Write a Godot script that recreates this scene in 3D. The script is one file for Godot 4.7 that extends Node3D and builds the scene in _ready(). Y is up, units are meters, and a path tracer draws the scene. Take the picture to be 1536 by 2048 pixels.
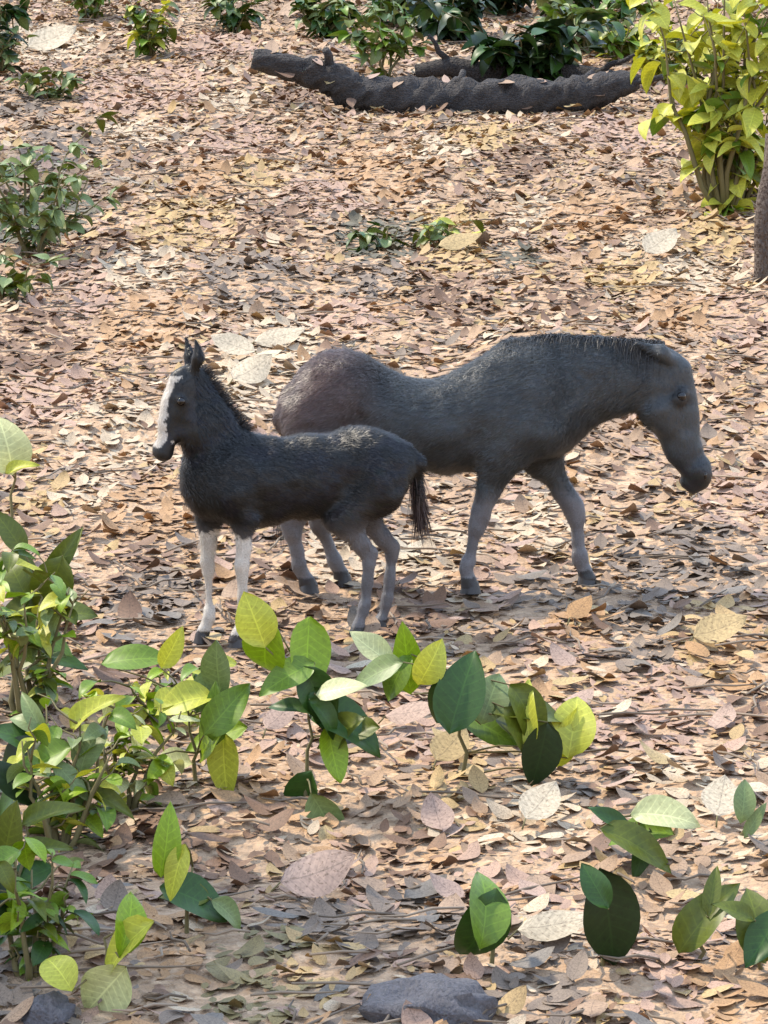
extends Node3D

const FOV := 13.7
const CAM := Vector3(0, 2.8, 20)
const PITCH := -6.8
var rng := RandomNumberGenerator.new()
var nz := FastNoiseLite.new()
var nz2 := FastNoiseLite.new()
var cam: Camera3D
var used := {}

func _ready():
	# ---- camera, sky, sun, exposure ----
	cam = Camera3D.new(); cam.name = "camera"; cam.fov = FOV; cam.far = 900; cam.near = 0.1
	add_child(cam); cam.position = CAM; cam.rotation_degrees = Vector3(PITCH, 0, 0)
	var we := WorldEnvironment.new(); we.name = "world_environment"
	var e := Environment.new(); we.environment = e; add_child(we)
	e.background_mode = Environment.BG_SKY; e.tonemap_mode = Environment.TONE_MAPPER_LINEAR
	e.tonemap_exposure = 2.25
	e.sdfgi_enabled = true; e.ssao_enabled = true; e.ssil_enabled = true
	var sm := ProceduralSkyMaterial.new()
	sm.sky_top_color = Color(0.58, 0.66, 0.78); sm.sky_horizon_color = Color(0.86, 0.86, 0.85)
	sm.ground_horizon_color = Color(0.62, 0.57, 0.50); sm.ground_bottom_color = Color(0.42, 0.35, 0.28)
	sm.sky_curve = 0.15; sm.energy_multiplier = 1.75
	var s := Sky.new(); s.sky_material = sm; e.sky = s
	var sun := DirectionalLight3D.new(); sun.name = "sun"; add_child(sun)
	sun.light_energy = 0.9; sun.light_color = Color(1.0, 0.95, 0.87); sun.light_angular_distance = 2.5; sun.shadow_enabled = true
	sun.look_at_from_position(Vector3.ZERO, Vector3(0.62, -1.0, 0.30))
	rng.seed = 20; nz.seed = 3; nz.frequency = 0.35; nz.fractal_octaves = 3; nz2.seed = 9; nz2.frequency = 0.9; nz2.fractal_octaves = 3
	make_materials()
	make_ground()
	make_litter()
	make_log_and_background()
	make_animals()
	make_foreground_plants()
	make_single_leaves()

# ------------------------------------------------------------------ helpers
func ray(px: float, py: float) -> Vector3:
	var f := 1024.0 / tan(deg_to_rad(FOV * 0.5))
	var d := Vector3((px - 768.0) / f, -(py - 1024.0) / f, -1.0)
	return (Basis(Vector3.RIGHT, deg_to_rad(PITCH)) * d).normalized()
func on_z(px: float, py: float, z: float) -> Vector3:      # the point of a sight line at depth z
	var d := ray(px, py)
	return CAM + d * ((z - CAM.z) / d.z)
func on_ground(px: float, py: float) -> Vector3:
	var d := ray(px, py)
	var t := 6.0
	while t < 150.0:
		var p := CAM + d * t
		if p.y < height(p.x, p.z): break
		t += 0.04
	var q := CAM + d * t
	return Vector3(q.x, height(q.x, q.z), q.z)
func height(x: float, z: float) -> float:
	var y := -0.105 * z
	if z > 9.0: y = -0.945 + (z - 9.0) * 0.16
	if z < -34.0: y = 3.57 + (-34.0 - z) * 0.10 - max(0.0, -120.0 - z) * 0.09
	var damp := clampf((Vector2(x, (z - 0.3)).length() - 1.2) / 2.5, 0.15, 1.0)
	return y + (nz.get_noise_2d(x, z) * 0.11 + nz2.get_noise_2d(x, z) * 0.03) * damp
func slope_normal(x: float, z: float) -> Vector3:
	return Vector3(height(x - 0.05, z) - height(x + 0.05, z), 0.1, height(x, z - 0.05) - height(x, z + 0.05)).normalized()
func lin(r: float, g: float, b: float) -> Color:
	return Color(r / 255.0, g / 255.0, b / 255.0).srgb_to_linear()
func numbered(n: String) -> String:
	var k: int = used.get(n, 0); used[n] = k + 1
	return n if k == 0 else "%s_%03d" % [n, k]
func thing(called: String, label: String, category: String, at: Vector3, group := "") -> Node3D:
	var o := Node3D.new(); o.name = numbered(called); add_child(o); o.position = at
	o.set_meta("label", label); o.set_meta("category", category)
	if group != "": o.set_meta("group", group)
	return o
func part(called: String, mesh: Mesh, mat: Material, parent: Node3D, xf := Transform3D.IDENTITY) -> MeshInstance3D:
	var o := MeshInstance3D.new(); o.name = called; o.mesh = mesh; o.material_override = mat; o.transform = xf
	parent.add_child(o, true)
	return o

# ------------------------------------------------------------------ materials
var m_ground: StandardMaterial3D
var m_litter: StandardMaterial3D
var m_bark: StandardMaterial3D
var m_char: StandardMaterial3D
var m_coat: StandardMaterial3D
var m_hair: StandardMaterial3D
var m_tail: StandardMaterial3D
var m_twig: StandardMaterial3D
var m_hoof: StandardMaterial3D
var m_fur: StandardMaterial3D
var m_eye: StandardMaterial3D
var m_stem: StandardMaterial3D
var m_rock: StandardMaterial3D
var leaf_tex: ImageTexture
var dry_tex: ImageTexture
var green := {}
var dry := {}

func vein_image(dryness: float, sd: int) -> ImageTexture:
	var n := FastNoiseLite.new(); n.seed = sd; n.frequency = 0.05; n.fractal_octaves = 4
	var n3 := FastNoiseLite.new(); n3.seed = sd + 5; n3.frequency = 0.04
	var w := 128; var h := 256
	var im := Image.create(w, h, true, Image.FORMAT_RGB8)
	for y in h:
		for x in w:
			var u := absf(x / float(w) - 0.5) * 2.0
			var v := y / float(h)
			var side := fposmod((v * 9.0 - u * 1.6), 1.0)
			var vein := maxf(smoothstep(0.06, 0.0, u), 0.6 * smoothstep(0.13, 0.0, minf(side, 1.0 - side)) * (1.0 - u * 0.5))
			var b := 0.86 + n.get_noise_2d(x, y) * (0.07 + 0.07 * dryness) + vein * (0.20 - 0.36 * dryness)
			var spot := smoothstep(0.28, 0.42, n3.get_noise_2d(x * 1.5, y)) * (0.06 + 0.12 * dryness)
			b = clampf(b - spot, 0.1, 1.0)
			im.set_pixel(x, y, Color(b, b * (1.0 - spot * 0.15), b * (1.0 - spot * 0.3)))
	im.generate_mipmaps()
	return ImageTexture.create_from_image(im)
func noise_tex(freq: float, oct: int, sd: int, ramp: Array, size := 1024, normal := false, strength := 8.0) -> NoiseTexture2D:
	var t := NoiseTexture2D.new(); t.width = size; t.height = size; t.seamless = true
	var n := FastNoiseLite.new(); n.seed = sd; n.frequency = freq; n.fractal_octaves = oct; t.noise = n
	if normal: t.as_normal_map = true; t.bump_strength = strength
	if ramp.size() > 0:
		var g := Gradient.new(); var offs := PackedFloat32Array(); var cols := PackedColorArray()
		for i in ramp.size():
			offs.append(i / float(ramp.size() - 1)); cols.append(ramp[i])
		g.offsets = offs; g.colors = cols; t.color_ramp = g
	return t
func tri(m: StandardMaterial3D, sc: Vector3, world := false):
	m.uv1_triplanar = true; m.uv1_world_triplanar = world; m.uv1_scale = sc
func c8(r, g, b) -> Color: return Color(r / 255.0, g / 255.0, b / 255.0)

func make_materials():
	leaf_tex = vein_image(0.0, 4); dry_tex = vein_image(1.0, 8)
	m_ground = StandardMaterial3D.new()
	m_ground.albedo_texture = noise_tex(0.012, 5, 2, [c8(138, 110, 84), c8(176, 146, 116), c8(156, 128, 100), c8(192, 162, 130), c8(168, 138, 108)])
	m_ground.normal_enabled = true; m_ground.normal_texture = noise_tex(0.03, 5, 6, [], 1024, true, 14.0)
	m_ground.roughness = 0.95; tri(m_ground, Vector3.ONE * 0.55, true)
	m_litter = StandardMaterial3D.new(); m_litter.vertex_color_use_as_albedo = true; m_litter.albedo_texture = dry_tex
	m_litter.roughness = 0.72; m_litter.cull_mode = BaseMaterial3D.CULL_DISABLED
	m_bark = StandardMaterial3D.new(); m_bark.albedo_texture = noise_tex(0.02, 5, 12, [c8(52, 42, 36), c8(96, 82, 70), c8(70, 58, 50), c8(118, 104, 92)], 512)
	m_bark.normal_enabled = true; m_bark.normal_texture = noise_tex(0.03, 5, 14, [], 512, true, 18.0); m_bark.roughness = 0.9; tri(m_bark, Vector3(2.2, 0.8, 2.2))
	m_char = StandardMaterial3D.new(); m_char.albedo_texture = noise_tex(0.02, 5, 22, [c8(26, 24, 23), c8(70, 64, 60), c8(40, 38, 38), c8(116, 108, 102)], 512)
	m_char.normal_enabled = true; m_char.normal_texture = noise_tex(0.04, 5, 24, [], 512, true, 40.0); m_char.roughness = 0.85; tri(m_char, Vector3(1.2, 3, 3))
	m_coat = StandardMaterial3D.new(); m_coat.vertex_color_use_as_albedo = true; m_coat.roughness = 0.5; m_coat.metallic_specular = 0.5
	m_coat.albedo_texture = noise_tex(0.05, 4, 31, [c8(170, 165, 160), c8(255, 255, 255), c8(200, 198, 196)], 512)
	m_coat.normal_enabled = true; m_coat.normal_texture = noise_tex(0.12, 3, 33, [], 512, true, 1.6); tri(m_coat, Vector3(2.2, 6.0, 6.0))
	m_hair = StandardMaterial3D.new(); m_hair.albedo_color = c8(34, 31, 30); m_hair.roughness = 0.55; m_hair.cull_mode = BaseMaterial3D.CULL_DISABLED
	m_hoof = StandardMaterial3D.new(); m_hoof.albedo_color = c8(40, 36, 34); m_hoof.roughness = 0.45
	m_twig = StandardMaterial3D.new(); m_twig.vertex_color_use_as_albedo = true; m_twig.roughness = 0.85
	m_tail = StandardMaterial3D.new(); m_tail.albedo_color = c8(62, 46, 41); m_tail.roughness = 0.55; m_tail.cull_mode = BaseMaterial3D.CULL_DISABLED
	m_fur = StandardMaterial3D.new(); m_fur.vertex_color_use_as_albedo = true; m_fur.roughness = 0.42; m_fur.metallic_specular = 0.4; m_fur.cull_mode = BaseMaterial3D.CULL_DISABLED
	m_eye = StandardMaterial3D.new(); m_eye.albedo_color = c8(16, 11, 9); m_eye.roughness = 0.08
	m_stem = StandardMaterial3D.new(); m_stem.albedo_color = c8(104, 96, 60); m_stem.roughness = 0.8
	m_rock = StandardMaterial3D.new(); m_rock.albedo_texture = noise_tex(0.02, 5, 41, [c8(58, 56, 58), c8(98, 94, 96), c8(74, 72, 74), c8(122, 116, 112)], 512)
	m_rock.normal_enabled = true; m_rock.normal_texture = noise_tex(0.03, 5, 43, [], 512, true, 14.0); m_rock.roughness = 0.9; tri(m_rock, Vector3.ONE * 3.0)
	var gl := {"bright": [140, 166, 34], "yellow": [198, 200, 78], "mid": [110, 138, 42], "dark": [54, 86, 28], "olive": [94, 104, 26], "pale": [214, 216, 160], "greygreen": [126, 142, 88], "deep": [36, 56, 22], "gold": [206, 206, 84]}  # palest and darkest greens also paint in sunlit and shaded leaves
	for k in gl:
		var m := StandardMaterial3D.new(); m.albedo_texture = leaf_tex; m.albedo_color = c8(gl[k][0], gl[k][1], gl[k][2])
		m.roughness = 0.45; m.metallic_specular = 0.4; m.cull_mode = BaseMaterial3D.CULL_DISABLED
		m.backlight_enabled = true; m.backlight = c8(gl[k][0], gl[k][1], gl[k][2]) * 0.9
		green[k] = m
	var dl := {"pale": [206, 188, 158], "pink": [180, 150, 130], "straw": [192, 164, 112], "tan": [170, 140, 112], "brown": [126, 95, 72], "orange": [182, 138, 88], "grey": [126, 116, 104]}
	for k in dl:
		var m := StandardMaterial3D.new(); m.albedo_texture = dry_tex; m.albedo_color = c8(dl[k][0], dl[k][1], dl[k][2])
		m.roughness = 0.72; m.cull_mode = BaseMaterial3D.CULL_DISABLED
		dry[k] = m

# ------------------------------------------------------------------ leaf shapes (length 1 along -z from the stalk, width ratio w)
func leaf_mesh(w: float, fold: float, curl: float, wave: float, sd: int, tip := 1.0) -> ArrayMesh:
	var r := RandomNumberGenerator.new(); r.seed = sd
	var st := SurfaceTool.new(); st.begin(Mesh.PRIMITIVE_TRIANGLES)
	var seg := 9
	var ph := r.randf() * 6.0
	var tw := r.randf_range(-0.5, 0.5) * wave * 4.0
	for i in seg + 1:
		var t := i / float(seg)
		var hw := w * 0.5 * pow(sin(PI * pow(t, 0.82 / tip)), 0.8) + 0.004
		var ang := curl * t
		var cz := -(sin(ang) / curl if absf(curl) > 0.01 else t)
		var cy := ((1.0 - cos(ang)) / curl if absf(curl) > 0.01 else 0.0)
		for j in 5:
			var u := (j - 2) / 2.0
			var a := u * hw
			var y := cy + absf(a) * fold + sin(t * 7.0 + ph + u * 2.0) * wave * absf(u) + a * tw * t
			st.set_uv(Vector2(0.5 + u * 0.48, t))
			st.add_vertex(Vector3(a * (1.0 - absf(fold) * 0.25), y, cz))
	for i in seg:
		for j in 4:
			var q := i * 5 + j
			for k in [q, q + 1, q + 5, q + 1, q + 6, q + 5]: st.add_index(k)
	st.generate_normals(); st.generate_tangents()
	return st.commit()
func tube(pts: PackedVector3Array, rad: PackedFloat32Array, sides := 7, bump := 0.0) -> ArrayMesh:
	var st := SurfaceTool.new(); st.begin(Mesh.PRIMITIVE_TRIANGLES)
	tube_to(st, pts, rad, 0, sides, bump)
	st.generate_normals()
	return st.commit()
func tube_to(st: SurfaceTool, pts: PackedVector3Array, rad: PackedFloat32Array, start: int, sides := 7, bump := 0.0) -> int:
	var n := pts.size()
	var side := Vector3.ZERO
	for i in n:
		var d := (pts[mini(i + 1, n - 1)] - pts[maxi(i - 1, 0)]).normalized()
		if i == 0: side = d.cross(Vector3(0.31, 0.2, 0.93)).normalized()
		side = (side - d * side.dot(d)).normalized()
		var up := d.cross(side)
		for j in sides:
			var a := TAU * j / sides
			var rr := rad[i] * (1.0 + bump * nz2.get_noise_2d(i * 1.7 + j * 2.3, j * 3.1))
			st.add_vertex(pts[i] + (side * cos(a) + up * sin(a)) * rr)
	for i in n - 1:
		for j in sides:
			var a := start + i * sides + j
			var b := start + i * sides + (j + 1) % sides
			for k in [a, a + sides, b, b, a + sides, b + sides]: st.add_index(k)
	var c0 := start + n * sides
	st.add_vertex(pts[0]); st.add_vertex(pts[n - 1])
	for j in sides:
		var j2 := (j + 1) % sides
		for k in [c0, start + j, start + j2, c0 + 1, start + (n - 1) * sides + j2, start + (n - 1) * sides + j]: st.add_index(k)
	return c0 + 2
func bent(a: Vector3, b: Vector3, n: int, jit: float) -> PackedVector3Array:
	var o := PackedVector3Array()
	for i in n:
		var t := i / float(n - 1)
		var w := sin(PI * t) * jit
		o.append(a.lerp(b, t) + Vector3(rng.randf_range(-w, w), rng.randf_range(-w, w), rng.randf_range(-w, w)))
	return o
func taper(n: int, r0: float, r1: float) -> PackedFloat32Array:
	var o := PackedFloat32Array()
	for i in n: o.append(lerpf(r0, r1, i / float(n - 1)))
	return o

# ------------------------------------------------------------------ ground
var ground: MeshInstance3D
func make_ground():
	var xs := PackedFloat32Array(); var zs := PackedFloat32Array()
	var x := -7.0
	while x <= 7.01: xs.append(x); x += 0.10
	var o := 7.6; var st_ := 0.6
	while o < 420.0:
		xs.insert(0, -o); xs.append(o); st_ *= 1.35; o += st_
	var z := 12.0
	while z >= -40.0: zs.append(z); z -= 0.10
	var zz := -41.0; st_ = 1.0
	while zz > -700.0: zs.append(zz); st_ *= 1.3; zz -= st_
	zz = 12.6; st_ = 0.6
	while zz < 300.0: zs.insert(0, zz); st_ *= 1.35; zz += st_
	var st := SurfaceTool.new(); st.begin(Mesh.PRIMITIVE_TRIANGLES)
	for b in zs:
		for a in xs:
			st.add_vertex(Vector3(a, height(a, b), b))
	var w := xs.size()
	for i in zs.size() - 1:
		for j in w - 1:
			var q := i * w + j
			for k in [q, q + w, q + 1, q + 1, q + w, q + w + 1]: st.add_index(k)
	st.generate_normals()
	ground = MeshInstance3D.new(); ground.name = "ground"; ground.mesh = st.commit(); ground.material_override = m_ground
	ground.set_meta("kind", "structure"); add_child(ground)

var litter_meshes: Array = []
# patches of leaf colour; several grey and brown ones paint in shadow: px, py, radius px, colour
var patches := [
	[100, 90, 90, "pale"], [290, 190, 120, "pink"], [430, 90, 80, "pink"], [590, 30, 60, "tan"], [30, 220, 60, "grey"], [130, 285, 80, "grey"], [60, 440, 120, "greyg"], [280, 270, 60, "pale"],
	[480, 200, 70, "pale"], [590, 200, 60, "brown"], [480, 290, 80, "pink"], [420, 365, 70, "orange"], [520, 355, 60, "straw"], [370, 455, 90, "straw"], [540, 440, 60, "brown"], [500, 560, 90, "grey"],
	[650, 400, 80, "pink"], [770, 330, 100, "orange"], [880, 300, 60, "pale"], [760, 480, 90, "greyg"], [740, 570, 70, "grey"], [900, 450, 70, "straw"], [920, 520, 60, "straw"], [1030, 510, 40, "greyg"],
	[960, 270, 70, "straw"], [1040, 330, 60, "brown"], [1080, 440, 60, "pale"], [1180, 450, 80, "orange"], [1230, 270, 70, "pink"], [1300, 510, 70, "pale"], [1400, 560, 80, "pale"], [1250, 560, 70, "straw"], [1420, 470, 70, "straw"],
	[1480, 660, 80, "pink"], [1350, 640, 70, "orange"], [1120, 610, 60, "brown"], [900, 610, 80, "brown"], [680, 640, 70, "pink"], [780, 620, 40, "orange"], [560, 680, 70, "pale"], [500, 770, 110, "pale"],
	[220, 500, 50, "brown"], [160, 590, 90, "pink"], [290, 540, 80, "pale"], [290, 650, 90, "orange"], [60, 710, 90, "brown"], [100, 800, 100, "pink"], [220, 870, 90, "pale"], [90, 1010, 50, "straw"], [190, 1000, 60, "pale"],
	[310, 1030, 90, "orange"], [270, 1130, 60, "brown"], [300, 1220, 90, "grey"], [580, 1120, 70, "brown"], [680, 1120, 80, "pale"], [870, 1120, 90, "pale"], [800, 1230, 70, "brown"], [1080, 1060, 80, "pale"], [1010, 1150, 70, "pink"],
	[1230, 960, 40, "brown"], [1200, 880, 70, "tan"], [1470, 1010, 80, "pink"], [1300, 1130, 90, "grey"], [1450, 1130, 90, "grey"], [1090, 1210, 70, "grey"], [1150, 1250, 50, "orange"], [1280, 1240, 60, "grey"],
	[1450, 1290, 90, "straw"], [1510, 1340, 60, "orange"], [1300, 1330, 60, "grey"], [1510, 1440, 50, "brown"], [1330, 1430, 110, "pink"], [1100, 1310, 60, "pink"], [1250, 1500, 60, "pink"], [1340, 1560, 70, "pale"], [1430, 1640, 80, "pale"],
	[1080, 1650, 90, "pale"], [1130, 1560, 60, "grey"], [900, 1540, 80, "straw"], [830, 1460, 80, "pink"], [780, 1660, 70, "tan"], [800, 1730, 60, "brown"], [570, 1480, 70, "pink"], [540, 1580, 70, "orange"], [480, 1720, 80, "brown"],
	[660, 1790, 90, "pink"], [640, 1880, 110, "grey"], [850, 1850, 90, "grey"], [350, 1890, 70, "orange"], [520, 1980, 110, "olive"], [640, 1960, 60, "straw"], [1110, 1890, 90, "pale"], [1090, 1770, 60, "pink"], [1340, 1780, 70, "tan"],
	[1280, 1880, 70, "tan"], [1350, 1960, 90, "pink"], [1480, 1990, 80, "orange"], [1080, 1980, 80, "grey"], [70, 1830, 90, "brown"], [160, 1750, 70, "brown"], [40, 1930, 80, "grey"], [290, 1640, 60, "brown"], [150, 1640, 70, "greyg"],
	[260, 1360, 70, "brown"], [110, 1420, 50, "pink"], [30, 1380, 60, "greyg"],
]
func patch_col(k: String) -> Color:
	match k:
		"pale": return lin(214, 190, 156)
		"pink": return lin(188, 152, 128)
		"straw": return lin(198, 164, 106)
		"orange": return lin(190, 146, 98)
		"brown": return lin(128, 94, 68)
		"grey": return lin(130, 114, 98)
		"greyg": return lin(98, 96, 76)
		"olive": return lin(132, 120, 72)
	return lin(178, 144, 110)
func make_litter():
	for i in 6:
		litter_meshes.append(leaf_mesh([0.55, 0.62, 0.48, 0.7, 0.4, 0.58][i], [0.12, -0.12, 0.2, 0.08, -0.06, 0.16][i], [0.4, 0.55, -0.3, 0.8, 0.2, -0.4][i], [0.015, 0.025, 0.02, 0.03, 0.015, 0.025][i], 50 + i))
	var pw := []
	for p in patches:
		var g := on_ground(p[0], p[1])
		var px_m := (CAM - g).length() * 2.0 * tan(deg_to_rad(FOV / 2)) / 2048.0
		pw.append([g.x, g.z, p[2] * px_m * 1.1, patch_col(p[3]), 3.2])     # a patch lies deeper than it looks from the side
	var base := ["tan", "pink", "tan", "pale", "grey", "straw", "orange", "brown", "pink", "tan"]
	var spots: Array = [[], [], [], [], [], []]
	var big := []
	var n := 0
	while n < 120000:
		var z := rng.randf_range(-33.0, 9.0)
		var d := CAM.z - z
		var hw := 0.092 * d + 1.3
		var x := rng.randf_range(-hw, hw)
		if rng.randf() > (hw / 6.2): continue
		n += 1
		var col := patch_col(base[int(clampf((nz.get_noise_2d(x * 2.0 + 50.0, z * 2.0) * 0.9 + 0.5 + rng.randf_range(-0.35, 0.35)) * 10.0, 0, 9))])
		for p in pw:
			var q := Vector2((x - p[0]) / p[2], (z - p[1]) / (p[2] * p[4]))
			if q.length_squared() < 1.0 and rng.randf() < 0.94: col = p[3]
		col = col.lerp(lin(178, 144, 112), 0.12) * rng.randf_range(0.82, 1.08)
		var sc := 0.04 + 0.12 * pow(rng.randf(), 1.9)
		var up := (slope_normal(x, z) + Vector3(rng.randf_range(-1, 1), 0, rng.randf_range(-1, 1)) * 0.17).normalized()
		var b := Basis.looking_at(Vector3(sin(rng.randf() * TAU), 0, cos(rng.randf() * TAU)).normalized() + Vector3(0.001, 0, 0), up).rotated(up, rng.randf() * TAU)
		if rng.randf() < 0.4: b = b * Basis(Vector3.BACK, PI)
		var xf := Transform3D(b.scaled_local(Vector3.ONE * sc), Vector3(x, height(x, z) + rng.randf_range(0.003, 0.022), z))
		if z > -1.0 and rng.randf() < 0.35 and sc > 0.13 and big.size() < 280 and absf(x) < 0.088 * d:
			xf.basis = xf.basis.scaled_local(Vector3.ONE * 1.2)
			xf.origin.y += 0.02
			big.append([xf, rng.randi() % 6, col])
		else:
			spots[rng.randi() % 6].append([xf, col])
	var keys := dry.keys()
	for b in big:
		var best := "tan"; var bd := 9.0
		for k in keys:
			var c: Color = (dry[k] as StandardMaterial3D).albedo_color.srgb_to_linear()
			var dd: float = absf(c.r - b[2].r) + absf(c.g - b[2].g) + absf(c.b - b[2].b)
			if dd < bd: bd = dd; best = k
		part("dry_leaf", litter_meshes[b[1]], dry[best], ground, b[0])
	var lit := Node3D.new(); lit.name = "leaf_litter"; lit.set_meta("kind", "stuff"); lit.set_meta("label", "pinkish tan dry leaf litter covering the forest floor"); lit.set_meta("category", "leaf litter")
	add_child(lit)
	for v in 6:
		var mm := MultiMesh.new(); mm.transform_format = MultiMesh.TRANSFORM_3D; mm.use_colors = true; mm.mesh = litter_meshes[v]
		mm.instance_count = spots[v].size()
		for i in spots[v].size():
			mm.set_instance_transform(i, spots[v][i][0]); mm.set_instance_color(i, spots[v][i][1])
		var mi := MultiMeshInstance3D.new(); mi.name = "fallen_leaves"; mi.multimesh = mm; mi.material_override = m_litter; mi.set_meta("kind", "stuff")
		lit.add_child(mi, true)

	var st := SurfaceTool.new(); st.begin(Mesh.PRIMITIVE_TRIANGLES)
	tube_to(st, PackedVector3Array([Vector3(-0.5, 0, 0), Vector3(-0.15, 0.03, 0.02), Vector3(0.2, 0.01, -0.03), Vector3(0.5, 0.03, 0.01)]), PackedFloat32Array([0.012, 0.015, 0.012, 0.006]), 0, 5)
	st.generate_normals()
	var tw := MultiMesh.new(); tw.transform_format = MultiMesh.TRANSFORM_3D; tw.use_colors = true; tw.mesh = st.commit(); tw.instance_count = 1500
	for i in 1500:
		var z := rng.randf_range(-30.0, 8.0)
		var x := rng.randf_range(-1, 1) * (0.092 * (CAM.z - z) + 1.2)
		var ln := rng.randf_range(0.12, 0.5)
		tw.set_instance_transform(i, Transform3D(Basis.from_euler(Vector3(0, rng.randf() * TAU, rng.randf_range(-0.12, 0.12))).scaled_local(Vector3(ln, 0.4, 0.4)), Vector3(x, height(x, z) + 0.035, z)))
		tw.set_instance_color(i, lin(128, 112, 94) * rng.randf_range(0.5, 1.3))
	var ti := MultiMeshInstance3D.new(); ti.name = "fallen_twigs"; ti.multimesh = tw; ti.material_override = m_twig; ti.set_meta("kind", "stuff"); lit.add_child(ti, true)

# ------------------------------------------------------------------ shrubs and log behind
func shrub(called: String, label: String, category: String, px: float, py: float, hgt: float, wid: float, nleaf: int, lsize: float, cols: Array, stems := 5, group := ""):
	rng.seed = int(px * 7.0 + py * 3.0)
	var base := on_ground(px, py)
	var t := thing(called, label, category, base, group)
	var tips := []
	for i in stems:
		var a := TAU * (i + rng.randf()) / stems
		var top := Vector3(cos(a) * wid * rng.randf_range(0.2, 0.95), hgt * rng.randf_range(0.6, 1.0), sin(a) * wid * rng.randf_range(0.2, 0.8))
		var pts := bent(Vector3(cos(a) * 0.02, -0.05, sin(a) * 0.02), top, 6, hgt * 0.06)
		part("stem", tube(pts, taper(6, 0.012 + hgt * 0.008, 0.003), 5), m_stem, t)
		tips.append(pts)
		for b in 3:
			var k := 1 + rng.randi() % 4
			var q: Vector3 = pts[k].lerp(pts[k + 1], rng.randf())
			var ee := q + Vector3(rng.randf_range(-1, 1) * wid * 0.6, rng.randf_range(0.0, 0.35) * hgt, rng.randf_range(-1, 1) * wid * 0.5)
			var bp := bent(q, ee, 5, 0.02)
			part("branch", tube(bp, taper(5, 0.006, 0.002), 4), m_stem, t)
			tips.append(bp)
	for i in nleaf:
		var pts: PackedVector3Array = tips[rng.randi() % tips.size()]
		var k := 1 + rng.randi() % (pts.size() - 1)
		var q := pts[k].lerp(pts[k - 1], rng.randf() * 0.8)
		var a := rng.randf() * TAU
		var dir := Vector3(cos(a), rng.randf_range(-0.55, 0.45), sin(a)).normalized()
		var up := (Vector3.UP + Vector3(rng.randf_range(-1, 1), 0, rng.randf_range(-1, 1)) * 0.6).normalized()
		var s_ := lsize * rng.randf_range(0.6, 1.25)
		part("leaf", green_meshes[rng.randi() % green_meshes.size()], green[cols[rng.randi() % cols.size()]], t, Transform3D(Basis.looking_at(dir, up).scaled_local(Vector3.ONE * s_), q))
var green_meshes: Array = []
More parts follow.
